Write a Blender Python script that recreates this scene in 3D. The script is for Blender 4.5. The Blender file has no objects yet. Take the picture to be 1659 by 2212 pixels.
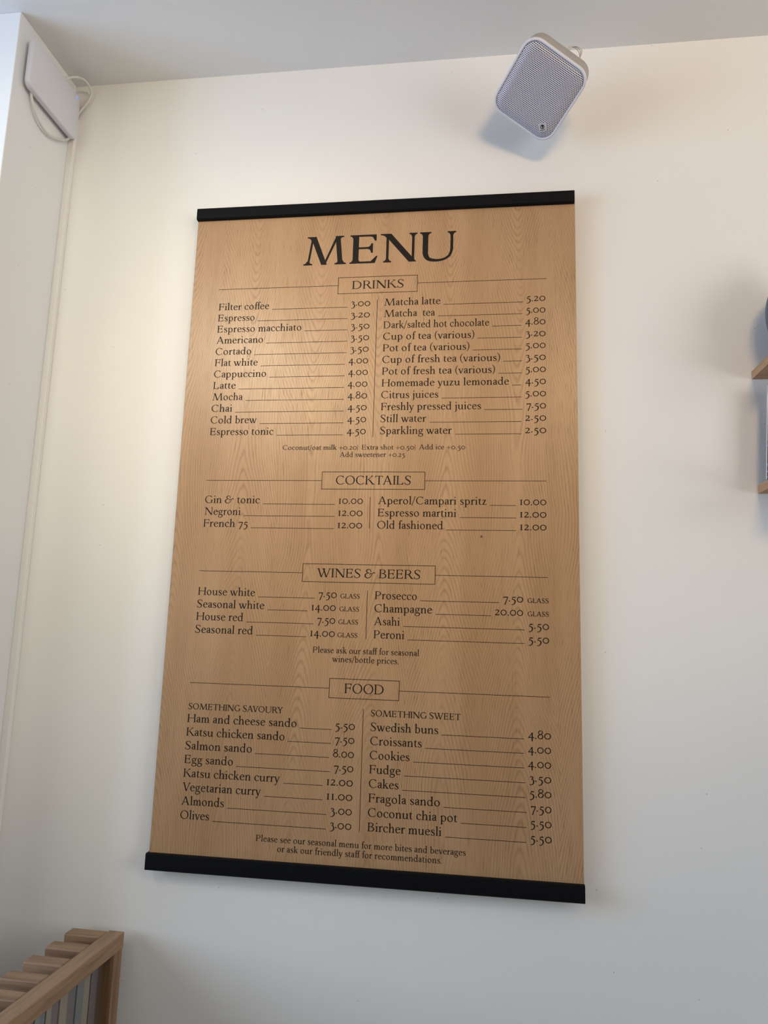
import bpy, bmesh, math, random
from mathutils import Vector, Matrix, Euler

random.seed(4)
SC = bpy.context.scene
COL = SC.collection
Z0 = 1.03                       # height of the menu board's lower edge above the floor

# ------------------------------------------------------------------ camera
cam_d = bpy.data.cameras.new('camera')
cam = bpy.data.objects.new('camera', cam_d)
COL.objects.link(cam)
SC.camera = cam
cam_d.sensor_fit = 'HORIZONTAL'
cam_d.sensor_width = 36.0
cam_d.lens = 1586.264 / 1659 * 36.0
cam_d.clip_start = 0.02
_R = ((0.9909, 0.1314, 0.0303), (0.0079, 0.1674, -0.9859), (-0.1346, 0.9771, 0.1648))
_m = Matrix(((_R[0][0], -_R[1][0], -_R[2][0]), (_R[0][1], -_R[1][1], -_R[2][1]), (_R[0][2], -_R[1][2], -_R[2][2])))
cam.matrix_world = Matrix.Translation((0.7769, -1.7864, 0.522 + Z0)) @ _m.to_4x4()

# ------------------------------------------------------------------ world, lamps, exposure
world = bpy.data.worlds.new('world')
SC.world = world
world.use_nodes = True
world.node_tree.nodes['Background'].inputs[0].default_value = (1.0, 0.93, 0.88, 1)
world.node_tree.nodes['Background'].inputs[1].default_value = 0.02
SC.view_settings.view_transform = 'Standard'
SC.view_settings.look = 'None'
SC.view_settings.gamma = 1.0
SC.view_settings.exposure = 0.0
SC.view_settings.use_curve_mapping = False
SC.cycles.max_bounces = 8


def area(name, loc, target, size, size_y, power, col):
    d = bpy.data.lights.new(name, 'AREA')
    d.shape = 'RECTANGLE'; d.size = size; d.size_y = size_y; d.energy = power; d.color = col
    o = bpy.data.objects.new(name, d); COL.objects.link(o)
    o.location = loc
    o.rotation_euler = (Vector(target) - Vector(loc)).to_track_quat('-Z', 'Y').to_euler()
    return o


def spot(name, loc, target, power, col, angle=100, blend=0.9, r=0.05):
    d = bpy.data.lights.new(name, 'SPOT')
    d.energy = power; d.color = col; d.spot_size = math.radians(angle); d.spot_blend = blend; d.shadow_soft_size = r
    o = bpy.data.objects.new(name, d); COL.objects.link(o)
    o.location = loc
    o.rotation_euler = (Vector(target) - Vector(loc)).to_track_quat('-Z', 'Y').to_euler()
    return o


# daylight: the shop front behind the viewer's left shoulder, the glazing further left beyond the pillar, and a window to the right
area('window_daylight', (-2.3, -2.6, 1.9), (0.5, 0, 2.1), 1.6, 1.9, 21, (0.97, 1.0, 0.92))
area('window_daylight', (-2.7, -1.5, 2.05), (-0.4, -0.6, 2.3), 1.4, 1.9, 72, (0.48, 0.65, 1.0))
area('window_daylight', (3.9, -2.4, 2.0), (0.0, -0.3, 2.2), 1.8, 2.0, 47, (0.98, 1.0, 1.0))
# warm ceiling spotlights: a general one at the right, one on the board, one on the corner
spot('ceiling_spotlight', (1.45, -2.2, 3.03), (0.75, 0, 2.62), 84, (1.0, 0.70, 0.38), 72, 0.6, 0.26)
spot('ceiling_spotlight', (-0.22, -2.5, 3.03), (0.35, 0, 2.17), 84, (1.0, 0.72, 0.42), 34, 1.0, 0.13)
spot('ceiling_spotlight', (-0.5, -1.9, 3.03), (-0.1, 0, 2.2), 70, (1.0, 0.97, 0.77), 60, 1.0, 0.2)
# ------------------------------------------------------------------ material helpers


class NT:
    def __init__(s, name, rough=0.5, spec=0.5, metal=0.0):
        s.m = bpy.data.materials.new(name); s.m.use_nodes = True
        s.t = s.m.node_tree; s.b = s.t.nodes['Principled BSDF']
        s.b.inputs['Roughness'].default_value = rough
        s.b.inputs['Specular IOR Level'].default_value = spec
        s.b.inputs['Metallic'].default_value = metal

    def n(s, typ, **kw):
        x = s.t.nodes.new('ShaderNode' + typ)
        for k, v in kw.items(): setattr(x, k, v)
        return x

    def put(s, sock, v):
        if isinstance(v, bpy.types.NodeSocket): s.t.links.new(v, sock)
        else: sock.default_value = v

    def math(s, op, a, b=0.0, c=0.0):
        x = s.n('Math', operation=op)
        s.put(x.inputs[0], a); s.put(x.inputs[1], b); s.put(x.inputs[2], c)
        return x.outputs[0]

    def coord(s, kind='Object'): return s.n('TexCoord').outputs[kind]

    def sep(s, v):
        x = s.n('SeparateXYZ'); s.put(x.inputs[0], v); return x.outputs

    def comb(s, a, b, c):
        x = s.n('CombineXYZ'); s.put(x.inputs[0], a); s.put(x.inputs[1], b); s.put(x.inputs[2], c); return x.outputs[0]

    def scale(s, v, k):
        x = s.n('VectorMath', operation='MULTIPLY'); s.put(x.inputs[0], v); s.put(x.inputs[1], k); return x.outputs[0]

    def noise(s, v, sc=1.0, det=2.0, rough=0.5):
        x = s.n('TexNoise'); s.put(x.inputs['Vector'], v); x.inputs['Scale'].default_value = sc
        x.inputs['Detail'].default_value = det; x.inputs['Roughness'].default_value = rough
        return x.outputs[0]

    def ramp(s, f, a, b):
        x = s.n('MapRange'); x.interpolation_type = 'SMOOTHSTEP'
        s.put(x.inputs[0], f); x.inputs[1].default_value = a; x.inputs[2].default_value = b
        return x.outputs[0]

    def mix(s, f, a, b):
        x = s.n('Mix', data_type='RGBA'); s.put(x.inputs[0], f)
        s.put(x.inputs[6], a if isinstance(a, bpy.types.NodeSocket) else (*a, 1)); s.put(x.inputs[7], b if isinstance(b, bpy.types.NodeSocket) else (*b, 1))
        return x.outputs[2]

    def color(s, v): s.put(s.b.inputs['Base Color'], v if isinstance(v, bpy.types.NodeSocket) else (*v, 1))

    def bump(s, h, dist, strength=1.0):
        x = s.n('Bump'); s.put(x.inputs['Height'], h); x.inputs['Distance'].default_value = dist
        x.inputs['Strength'].default_value = strength; s.t.links.new(x.outputs[0], s.b.inputs['Normal'])


def plain(name, col, rough=0.5, spec=0.5, metal=0.0, vary=0.06):
    k = NT(name, rough, spec, metal)
    f = k.noise(k.coord(), 30, 3)
    k.color(k.mix(f, tuple(c * (1 - vary) for c in col), tuple(min(1, c * (1 + vary)) for c in col)))
    return k.m


def paint(name, col, chips=True):
    """matt wall paint: roller texture, faint unevenness, a few knocks and specks"""
    k = NT(name, 0.62, 0.35)
    c = k.coord()
    base = k.mix(k.ramp(k.noise(c, 1.7, 3), 0.3, 0.7), tuple(v * 0.975 for v in col), col)
    if chips:
        X, Y, Z = k.sep(c)
        v = k.n('TexVoronoi', voronoi_dimensions='2D'); k.put(v.inputs['Vector'], k.comb(k.math('ADD', X, Y), k.math('MULTIPLY', Z, 0.8), 0.0)); v.inputs['Scale'].default_value = 5.5
        near = k.math('LESS_THAN', v.outputs['Distance'], k.math('MULTIPLY', k.noise(c, 420, 2), 0.0125))
        rare = k.math('GREATER_THAN', k.sep(v.outputs['Color'])[0], 0.62)
        base = k.mix(k.math('MULTIPLY', k.math('MULTIPLY', near, rare), 0.55), base, (0.25, 0.21, 0.17))
    k.color(base)
    k.bump(k.math('ADD', k.noise(c, 420, 2), k.math('MULTIPLY', k.noise(k.scale(c, (1, 1, .5)), 28, 3), 1.4)), 0.0005, 0.28)
    return k.m


def oak(name, light, dark, axis=0, rough=0.5):
    """solid oak, grain along the given object axis"""
    k = NT(name, rough, 0.4)
    c = k.coord()
    info = k.n('ObjectInfo')
    sh = k.math('MULTIPLY', info.outputs['Random'], 7.0)
    off = k.n('VectorMath', operation='ADD'); k.put(off.inputs[0], c); k.put(off.inputs[1], k.comb(sh, sh, sh))
    v = off.outputs[0]
    long_ = [60, 60, 60]; long_[axis] = 3
    fine = [420, 420, 420]; fine[axis] = 16
    a = k.noise(k.scale(v, tuple(long_)), 1, 4, .6)
    b = k.noise(k.scale(v, tuple(fine)), 1, 2)
    col = k.mix(k.ramp(a, 0.35, 0.68), light, dark)
    col = k.mix(k.math('MULTIPLY', k.ramp(b, 0.58, 0.72), 0.4), col, tuple(x * .5 for x in dark))
    k.color(col)
    k.bump(b, 0.0004, 0.5)
    return k.m


def veneer(name):
    """oak veneer in narrow book-matched leaves with tall cathedral figures; object x across, z up"""
    k = NT(name, 0.34, 0.5)
    c = k.coord(); X, Y, Z = k.sep(c)
    w1 = k.math('MULTIPLY', k.math('SUBTRACT', k.noise(k.scale(c, (5, 1, 2.2)), 1, 2), 0.5), 0.05)
    xw = k.math('ADD', X, w1)
    xf = k.math('PINGPONG', xw, 0.086)
    leaf = k.math('FLOOR', k.math('DIVIDE', k.math('ADD', xw, 0.086), 0.172))
    ln = k.n('TexWhiteNoise', noise_dimensions='1D'); k.put(ln.inputs['W'], leaf)
    ph = k.math('MULTIPLY', ln.outputs[0], 0.9)
    h = k.math('MULTIPLY', k.math('SINE', k.math('ADD', k.math('MULTIPLY', k.math('SUBTRACT', Z, 0.58), 3.0), ph)), 0.085)
    nz = k.math('MULTIPLY', k.math('SUBTRACT', k.noise(k.scale(c, (7, 1, 2.6)), 1, 3, .5), 0.5), 0.034)
    nz2 = k.math('MULTIPLY', k.math('SUBTRACT', k.noise(k.scale(c, (60, 1, 9)), 1, 2, .5), 0.5), 0.0016)
    v = k.math('ADD', k.math('SQRT', k.math('ADD', k.math('MULTIPLY', xf, xf), 0.00018)), k.math('ADD', h, k.math('ADD', nz, nz2)))
    gap = k.math('ADD', k.math('MULTIPLY', k.noise(k.scale(c, (7, 1, 1.5)), 1, 1), 0.0), 2 * math.pi / 0.0062)
    ring = k.math('ADD', k.math('MULTIPLY', k.math('SINE', k.math('MULTIPLY', v, gap)), 0.5), 0.5)
    ring = k.math('POWER', ring, 3.4)
    fade = k.ramp(k.noise(k.scale(c, (14, 1, 3)), 1, 2), 0.32, 0.62)
    ring = k.math('MULTIPLY', ring, k.math('ADD', k.math('MULTIPLY', fade, 0.75), 0.22))
    pores = k.ramp(k.noise(k.scale(c, (430, 1, 20)), 1, 3, .6), 0.53, 0.70)
    pores2 = k.ramp(k.noise(k.scale(c, (210, 1, 7)), 1, 3, .65), 0.52, 0.72)
    tone = k.noise(k.scale(c, (11, 1, 1.3)), 1, 3, .6)
    col = k.mix(k.ramp(tone, 0.3, 0.7), (0.445, 0.272, 0.142), (0.378, 0.222, 0.108))
    col = k.mix(k.math('MULTIPLY', ring, 0.58), col, (0.265, 0.142, 0.062))
    col = k.mix(k.math('MULTIPLY', pores, k.math('ADD', k.math('MULTIPLY', ring, 0.55), 0.26)), col, (0.17, 0.085, 0.036))
    col = k.mix(k.math('MULTIPLY', pores2, 0.22), col, (0.23, 0.12, 0.055))
    # one small knot
    kn = k.math('ADD', k.math('POWER', k.math('ABSOLUTE', k.math('MULTIPLY', k.math('SUBTRACT', X, 0.7719), 420)), 2), k.math('POWER', k.math('ABSOLUTE', k.math('MULTIPLY', k.math('SUBTRACT', Z, 0.7606), 300)), 2))
    col = k.mix(k.math('MULTIPLY', k.math('LESS_THAN', kn, 1.0), 0.85), col, (0.05, 0.03, 0.02))
    k.color(col)
    k.bump(k.math('SUBTRACT', 1.0, k.math('ADD', pores, k.math('MULTIPLY', ring, 0.3))), 0.00035, 0.35)
    return k.m


M_WALL = paint('wall_paint', (0.83, 0.815, 0.785))
M_CEIL = paint('ceiling_paint', (0.83, 0.815, 0.785), False)
M_PIL = paint('pillar_paint', (0.82, 0.83, 0.835))
M_TRIM = paint('trunking_paint', (0.85, 0.83, 0.79), False)
M_VEN = veneer('oak_veneer')
M_RAIL = plain('black_stained_wood', (0.0055, 0.0058, 0.0068), 0.55, 0.08)
M_INK = plain('black_print', (0.014, 0.011, 0.010), 0.55, 0.12, vary=0.0)
M_LINE = plain('dark_brown_print', (0.040, 0.020, 0.013), 0.55, 0.12, vary=0.0)
M_OAKX = oak('oak_along_x', (0.35, 0.215, 0.120), (0.23, 0.130, 0.068), 0)
M_OAKY = oak('oak_along_y', (0.38, 0.235, 0.130), (0.26, 0.150, 0.078), 1)
M_OAKZ = oak('oak_along_z', (0.30, 0.175, 0.095), (0.19, 0.105, 0.055), 2)
M_SHELF = oak('shelf_oak', (0.52, 0.315, 0.165), (0.40, 0.225, 0.11), 1)
M_SHELFX = oak('shelf_oak_front', (0.50, 0.30, 0.16), (0.38, 0.215, 0.105), 0)
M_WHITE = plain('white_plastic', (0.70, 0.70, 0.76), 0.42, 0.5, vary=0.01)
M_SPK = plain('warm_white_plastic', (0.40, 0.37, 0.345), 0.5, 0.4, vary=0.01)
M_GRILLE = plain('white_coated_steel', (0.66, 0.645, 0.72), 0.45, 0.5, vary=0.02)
M_VOID = plain('speaker_cloth_black', (0.02, 0.018, 0.028), 0.8, 0.2)
M_DARK = plain('dark_gap', (0.03, 0.028, 0.03), 0.7, 0.2)
M_CABLE = plain('cable_sheath', (0.66, 0.65, 0.62), 0.45, 0.5)
M_BADGE = plain('badge_silver', (0.55, 0.55, 0.55), 0.35, 0.5)
M_FLOOR = plain('floor_concrete', (0.42, 0.40, 0.37), 0.6, 0.4)

# ------------------------------------------------------------------ mesh helpers


def put(name, bm, mat, parent=None, smooth=False, bevel=0.0, seg=2):
    me = bpy.data.meshes.new(name)
    bmesh.ops.recalc_face_normals(bm, faces=bm.faces)
    bm.to_mesh(me); bm.free()
    for m in (mat if isinstance(mat, (list, tuple)) else [mat]): me.materials.append(m)
    if smooth:
        for f in me.polygons: f.use_smooth = True
    o = bpy.data.objects.new(name, me); COL.objects.link(o)
    if parent: o.parent = parent
    if bevel:
        b = o.modifiers.new('bevel', 'BEVEL'); b.width = bevel; b.segments = seg; b.limit_method = 'ANGLE'
        b.harden_normals = False
    return o


def box(bm, x0, y0, z0, x1, y1, z1, mi=0):
    vs = [bm.verts.new(p) for p in ((x0, y0, z0), (x1, y0, z0), (x1, y1, z0), (x0, y1, z0), (x0, y0, z1), (x1, y0, z1), (x1, y1, z1), (x0, y1, z1))]
    for f in ((0, 3, 2, 1), (4, 5, 6, 7), (0, 1, 5, 4), (1, 2, 6, 5), (2, 3, 7, 6), (3, 0, 4, 7)):
        bm.faces.new([vs[i] for i in f]).material_index = mi


def boxo(name, p0, p1, mat, parent=None, bevel=0.0):
    bm = bmesh.new(); box(bm, *p0, *p1)
    return put(name, bm, mat, parent, bevel=bevel)


def tube(bm, pts, r, seg=10):
    pts = [Vector(p) for p in pts]
    c = []
    for i in range(len(pts) - 1):
        p0 = pts[max(i - 1, 0)]; p1 = pts[i]; p2 = pts[i + 1]; p3 = pts[min(i + 2, len(pts) - 1)]
        for j in range(8):
            t = j / 8
            c.append(0.5 * (2 * p1 + (p2 - p0) * t + (2 * p0 - 5 * p1 + 4 * p2 - p3) * t * t + (3 * p1 - p0 - 3 * p2 + p3) * t ** 3))
    c.append(pts[-1])
    rings = []; up = Vector((0.31, 0.2, 0.93)).normalized()
    for i, p in enumerate(c):
        d = (c[min(i + 1, len(c) - 1)] - c[max(i - 1, 0)]).normalized()
        a = d.cross(up).normalized(); b = d.cross(a)
        rings.append([bm.verts.new(p + (a * math.cos(2 * math.pi * k / seg) + b * math.sin(2 * math.pi * k / seg)) * r) for k in range(seg)])
    for i in range(len(rings) - 1):
        for k in range(seg):
            bm.faces.new((rings[i][k], rings[i][(k + 1) % seg], rings[i + 1][(k + 1) % seg], rings[i + 1][k]))
    bm.faces.new(rings[0]); bm.faces.new(rings[-1])


def rrect(w, h, r, n=8):
    """rounded rectangle outline centred on the origin"""
    out = []
    for cx, cy, a0 in ((w / 2 - r, h / 2 - r, 0), (-w / 2 + r, h / 2 - r, 90), (-w / 2 + r, -h / 2 + r, 180), (w / 2 - r, -h / 2 + r, 270)):
        for k in range(n + 1):
            a = math.radians(a0 + 90 * k / n); out.append((cx + r * math.cos(a), cy + r * math.sin(a)))
    return out


def loft(bm, loops, cap0=True, cap1=True):
    R = [[bm.verts.new(p) for p in L] for L in loops]
    n = len(R[0])
    for i in range(len(R) - 1):
        for k in range(n):
            bm.faces.new((R[i][k], R[i][(k + 1) % n], R[i + 1][(k + 1) % n], R[i + 1][k]))
    if cap0: bm.faces.new(R[0])
    if cap1: bm.faces.new(R[-1])


def tag(o, label=None, cat=None, group=None, kind=None):
    if label: o['label'] = label
    if cat: o['category'] = cat
    if group: o['group'] = group
    if kind: o['kind'] = kind
    return o


def empty(name, loc, label, cat, group=None, rot=None):
    o = bpy.data.objects.new(name, None); COL.objects.link(o)
    o.location = loc; o.empty_display_size = 0.1
    if rot is not None: o.rotation_euler = rot
    return tag(o, label, cat, group)


# ------------------------------------------------------------------ the setting
CH = 2.086 + Z0
PX = -0.421                     # pillar's right side
PY = -0.267                     # pillar's front
tag(boxo('wall_back', (-1.5, 0, 0), (4.2, 0.12, CH), M_WALL), kind='structure')
tag(boxo('ceiling', (-1.5, -4.6, CH), (4.2, 0.12, CH + 0.1), M_CEIL), kind='structure')
tag(boxo('floor', (-3.2, -4.6, -0.1), (4.2, 0.12, 0), M_FLOOR), kind='structure')
tag(boxo('wall_left', (-1.5, PY, 0), (PX, 0, CH), M_PIL, bevel=0.002), kind='structure')
# painted cable trunking in the corner
t = boxo('trim_1', (PX, -0.0145, 0.0), (-0.4026, 0, 1.975 + Z0), M_TRIM, bevel=0.0015)
tag(t, kind='structure')


# ---- serif lettering: every glyph is a set of flat quads, cap height 700 units ----
def _cat(P, n=6):
    out = []
    for i in range(len(P) - 1):
        p0 = P[max(i - 1, 0)]; p1 = P[i]; p2 = P[i + 1]; p3 = P[min(i + 2, len(P) - 1)]
        for k in range(n):
            t = k / n
            out.append(tuple(0.5 * (2 * b + (c - a) * t + (2 * a - 5 * b + 4 * c - d) * t * t + (3 * b - a - 3 * c + d) * t ** 3)
                             for a, b, c, d in zip(p0, p1, p2, p3)))
    out.append(tuple(P[-1]))
    return out


class Pen:
    """T = thick stroke, t = thin stroke."""
    def __init__(s, T=84, t=36):
        s.T = T; s.t = t; s.q = []; s.ly = 0; s.ser = 58; s.st = 26; s.br = 38

    def quad(s, a, b, c, d):
        s.ly += 1; s.q.append((a, b, c, d, s.ly))

    def rect(s, x0, y0, x1, y1): s.quad((x0, y0), (x1, y0), (x1, y1), (x0, y1))

    def strip(s, L, R):
        s.ly += 1
        for i in range(len(L) - 1): s.q.append((L[i], R[i], R[i + 1], L[i + 1], s.ly))

    def stroke(s, pts, n=6):
        """pts: (x, y, width) with a smooth centre line"""
        c = _cat(pts, n); L = []; R = []
        for i, (x, y, w) in enumerate(c):
            a = c[max(i - 1, 0)]; b = c[min(i + 1, len(c) - 1)]
            dx = b[0] - a[0]; dy = b[1] - a[1]; l = math.hypot(dx, dy) or 1
            nx, ny = -dy / l * w / 2, dx / l * w / 2
            L.append((x + nx, y + ny)); R.append((x - nx, y - ny))
        s.strip(L, R)

    def arc(s, cx, cy, rx, ry, a0=0, a1=360, T=None, t=None, tilt=14, pw=1.5, n=None):
        T = T or s.T; t = t or s.t
        n = n or max(6, int(abs(a1 - a0) / 13)); L = []; R = []
        for k in range(n + 1):
            a = math.radians(a0 + (a1 - a0) * k / n)
            w = t + (T - t) * abs(math.cos(a - math.radians(tilt))) ** pw
            x = rx * math.cos(a); y = ry * math.sin(a)
            nx = math.cos(a) / rx; ny = math.sin(a) / ry; l = math.hypot(nx, ny)
            L.append((cx + x, cy + y)); R.append((cx + x - nx / l * w, cy + y - ny / l * w))
        s.strip(L, R)

    def foot(s, x, y, w, up=1, l=None, r=None, br=None):
        """bracketed serif under (up=1) or over (up=-1) a stem centred on x"""
        br = br or s.br
        l = s.ser if l is None else l; r = s.ser if r is None else r
        top = []; bot = []
        for k in range(6):
            u = k / 5; X = x - w / 2 - l * (1 - u)
            if l > 0: top.append((X, y + up * (s.st + br * u ** 3))); bot.append((X, y))
        for k in range(6):
            u = 1 - k / 5; X = x + w / 2 + r * (1 - u)
            if r > 0: top.append((X, y + up * (s.st + br * u ** 3))); bot.append((X, y))
        if l <= 0: top.insert(0, (x - w / 2, y + up * (s.st + br))); bot.insert(0, (x - w / 2, y))
        if r <= 0: top.append((x + w / 2, y + up * (s.st + br))); bot.append((x + w / 2, y))
        s.strip(top, bot)

    def stem(s, x, y0=0, y1=700, b='s', a='s', w=None):
        """x = left edge; b/a: foot / head kind: s serif, f flag, n none, r right only, l left only"""
        w = w or s.T; cx = x + w / 2
        s.rect(x, y0, x + w, y1 - (18 if a == 'f' else 0))
        if b == 's': s.foot(cx, y0, w)
        if b == 'r': s.foot(cx, y0, w, 1, 0, s.ser)
        if a == 's': s.foot(cx, y1, w, -1)
        if a == 'r': s.foot(cx, y1, w, -1, 0, s.ser)
        if a == 'l': s.foot(cx, y1, w, -1, s.ser, 0)
        if a == 'f':
            s.quad((x, y1 - 100), (x + w, y1 - 60), (x + w, y1 + 8), (x - 62, y1 - 42))
            s.quad((x, y1 - 100), (x - 62, y1 - 42), (x - 58, y1 - 66), (x - 30, y1 - 72))

    def diag(s, x0, y0, x1, y1, w, w1=None):
        """slanted stroke, horizontal width w, x = centre"""
        w1 = w1 or w
        s.quad((x0 - w / 2, y0), (x0 + w / 2, y0), (x1 + w1 / 2, y1), (x1 - w1 / 2, y1))

    def dot(s, x, y, r=52):
        p = [(x + r * math.cos(k * math.pi / 4 + .39), y + r * math.sin(k * math.pi / 4 + .39)) for k in range(8)]
        s.quad(p[0], p[1], p[2], p[3]); s.quad(p[0], p[3], p[4], p[7]); s.quad(p[4], p[5], p[6], p[7])


def draw_glyph(ch, T=84, t=36):
    """returns (advance, quads)"""
    p = Pen(T, t)
    if T > 100: p.st = 32; p.br = 62

    def arch(xs, xr):
        """shoulder from the stem at xs into the stem whose right edge is xr"""
        a = xs + T; m = (a + xr) / 2 - 8
        p.stroke([(a - 14, 290, t * .7), (a + 26, 372, t * .9), (m - 6, 428, t + 12), (xr - T * .8, 392, T * .86), (xr - T / 2, 270, T)], 4)
    if ch == 'A':
        p.diag(90, 0, 335, 712, t + 12); p.diag(335, 712, 600, 0, T + 12, T + 14); p.rect(160, 225, 500, 225 + t)
        p.foot(92, 0, t + 8, 1, 72, 62); p.foot(600, 0, T + 8, 1, 62, 52); A = 715
    elif ch == 'B':
        p.stem(75, a='l'); p.rect(75 + T, 700 - t, 300, 700); p.rect(75 + T, 350, 320, 350 + t); p.rect(75 + T, 0, 320, t)
        p.arc(290, 530, 200, 170, -90, 90, tilt=0); p.arc(315, 190, 240, 190, -90, 90, tilt=0); A = 610
    elif ch == 'C':
        p.arc(385, 350, 345, 364, 52, 312, tilt=12)
        p.quad((566, 700), (598, 688), (622, 505), (592, 505)); p.quad((540, 640), (590, 655), (604, 590), (606, 505))
        p.stroke([(612, 82, t), (640, 108, t * .8), (662, 142, t * .6)]); A = 700
    elif ch == 'D':
        p.stem(75, a='l'); p.rect(75 + T, 700 - t, 330, 700); p.rect(75 + T, 0, 330, t)
        p.arc(320, 350, 370, 350, -90, 90, tilt=0); A = 760
    elif ch in 'EF':
        p.stem(75, a='l', b='s' if ch == 'F' else 's'); p.rect(75 + T, 700 - t, 480, 700)
        p.quad((480, 700), (395, 700 - t), (445, 640), (492, 545)); p.quad((480, 700), (492, 545), (520, 545), (520, 700))
        p.rect(75 + T, 350, 385, 350 + t)
        p.strip([(330, 350 + t), (362, 352 + t), (390, 366 + t), (412, 398 + t), (424, 484), (456, 484)],
                [(330, 350), (362, 348), (390, 334), (412, 304), (424, 250), (456, 250)])
        if ch == 'E':
            p.rect(75 + T, 0, 500, t); p.quad((420, t), (500, 0), (548, 175), (520, 170)); p.quad((420, t), (520, 170), (470, 90), (440, 50))
            A = 600
        else: A = 555
    elif ch == 'G':
        p.arc(385, 350, 345, 364, 52, 300, tilt=12); p.quad((566, 700), (598, 688), (616, 515), (588, 515)); p.quad((540, 640), (590, 655), (604, 590), (600, 515))
        p.stem(575, 40, 310, b='n', a='s', w=T); p.stroke([(540, 26, t), (600, 42, t), (650, 68, t)]); A = 745
    elif ch == 'H':
        p.stem(75); p.stem(590); p.rect(75 + T, 345, 590, 345 + t); A = 750
    elif ch == 'I': p.stem(85); A = 255
    elif ch == 'K':
        p.stem(75); p.diag(190, 345, 530, 690, t + 14); p.foot(520, 700, t + 22, -1, 80, 66)
        p.diag(300, 400, 610, 0, T + 26); p.foot(620, 0, T + 20, 1, 52, 56); A = 695
    elif ch == 'L':
        p.stem(75); p.rect(75 + T, 0, 500, t); p.quad((400, t), (500, 0), (548, 190), (520, 185)); p.quad((400, t), (520, 185), (460, 90), (430, 50)); A = 580
    elif ch == 'M':
        p.diag(110, 0, 205, 690, t + 4); p.foot(106, 0, t + 6, 1, 78, 78)
        p.foot(200, 700, T * .6, -1, 92, 22)
        p.diag(215, 700, 488, 0, T + 22); p.diag(488, 0, 765, 660, t + 6, t + 14); p.quad((430, 50), (540, 50), (508, 0), (458, 0))
        p.diag(790, 700, 865, 0, T + 2); p.foot(866, 0, T, 1, 78, 78); p.foot(800, 700, T * .7, -1, 24, 96); A = 1000
    elif ch == 'N':
        p.stem(120, a='n', w=t + 8); p.foot(142, 700, t + 8, -1, 120, 20); p.diag(140, 700, 680, 0, T + 46)
        p.stem(660, a='s', b='n', w=t + 8); p.quad((640, 40), (704, 80), (710, 0), (655, 0)); A = 805
    elif ch == 'O': p.arc(390, 350, 350, 364, tilt=12); A = 780
    elif ch == 'P':
        p.stem(75, a='l'); p.rect(75 + T, 700 - t, 320, 700); p.rect(75 + T, 300, 320, 300 + t); p.arc(300, 500, 240, 200, -90, 90, tilt=-5); A = 590
    elif ch == 'R':
        p.stem(75, a='l'); p.rect(75 + T, 700 - t, 310, 700); p.rect(75 + T, 330, 320, 330 + t); p.arc(290, 515, 225, 185, -90, 90, tilt=-5)
        p.diag(330, 350, 580, 0, T + 18); p.foot(588, 0, T, 1, 42, 66); A = 665
    elif ch == 'S':
        p.stroke([(452, 560, t * .8), (420, 640, t), (345, 686, t + 4), (235, 694, t + 6), (140, 640, T * .72), (110, 540, T * .92), (165, 440, T * 1.05), (290, 350, T * 1.18),
                  (405, 260, T * 1.05), (440, 165, T * .9), (400, 70, T * .7), (300, 12, t + 6), (200, 6, t + 4), (115, 50, t), (70, 150, t * .8)], 4)
        p.quad((440, 700), (468, 700), (478, 520), (450, 520)); p.quad((52, 195), (82, 195), (78, 5), (50, 5)); A = 530
    elif ch == 'T':
        p.stem(290, a='n'); p.rect(60, 700 - t, 605, 700)
        p.quad((60, 700), (36, 545), (60, 545), (125, 672)); p.quad((605, 700), (632, 545), (608, 545), (540, 672)); p.quad((150, 670), (60, 700), (75, 590), (95, 640))
        p.quad((515, 670), (605, 700), (592, 590), (572, 640)); A = 665
    elif ch == 'U':
        p.stem(95, 278, 700, b='n'); p.stem(650, 278, 700, b='n', w=t + 10)
        p.stroke([(95 + T / 2, 282, T), (102 + T / 2, 150, T * .96), (165 + T / 2, 44, T * .74), (370, 8, t + 16), (520, 32, t + 6), (625, 108, t + 6), (664, 200, t + 8), (655 + t / 2, 282, t + 10)], 5); A = 800
    elif ch in 'VW':
        def vee(x):
            p.diag(x, 700, x + 235, -10, T + 14, T + 4); p.diag(x + 235, -10, x + 470, 690, t + 10)
        vee(95); p.foot(95, 700, T + 8, -1, 62, 60)
        if ch == 'V': p.foot(565, 700, t + 14, -1, 70, 62); A = 655
        else: vee(455); p.foot(455, 700, T + 8, -1, 62, 60); p.foot(925, 700, t + 14, -1, 70, 62); A = 1015
    elif ch == 'Y':
        p.stem(275, 0, 320, a='n'); p.diag(90, 700, 318, 300, T + 16); p.diag(318, 310, 540, 690, t + 12); p.foot(90, 700, T + 8, -1, 58, 58); p.foot(540, 700, t + 10, -1, 62, 62); A = 630
    # ---- lower case, x-height 445 ----
    elif ch == 'a':
        p.stroke([(90, 355, T * .8), (120, 408, t * 1.1), (190, 432, t + 6), (262, 415, T * .8), (292, 345, T), (294, 200, T), (294, 90, T), (312, 34, T * .7), (350, 22, t), (388, 42, t * .6)], 4)
        p.stroke([(280, 270, t), (200, 240, t + 10), (112, 192, T * .85), (85, 115, T * .98), (120, 45, T * .75), (180, 28, t + 8), (240, 55, t), (290, 110, t)], 4); p.dot(92, 345, 44); A = 395
    elif ch == 'b':
        p.stem(85, 0, 730, b='n', a='f'); p.arc(255, 222, 210, 236, -130, 140, tilt=8); p.quad((85, 0), (110, 0), (180, 60), (85, 110)); A = 500
    elif ch == 'c':
        p.arc(245, 222, 205, 236, 48, 312, tilt=16); p.dot(368, 348, 46); p.stroke([(372, 48, t), (398, 78, t * .7), (412, 96, t * .5)]); A = 425
    elif ch == 'd':
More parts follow.
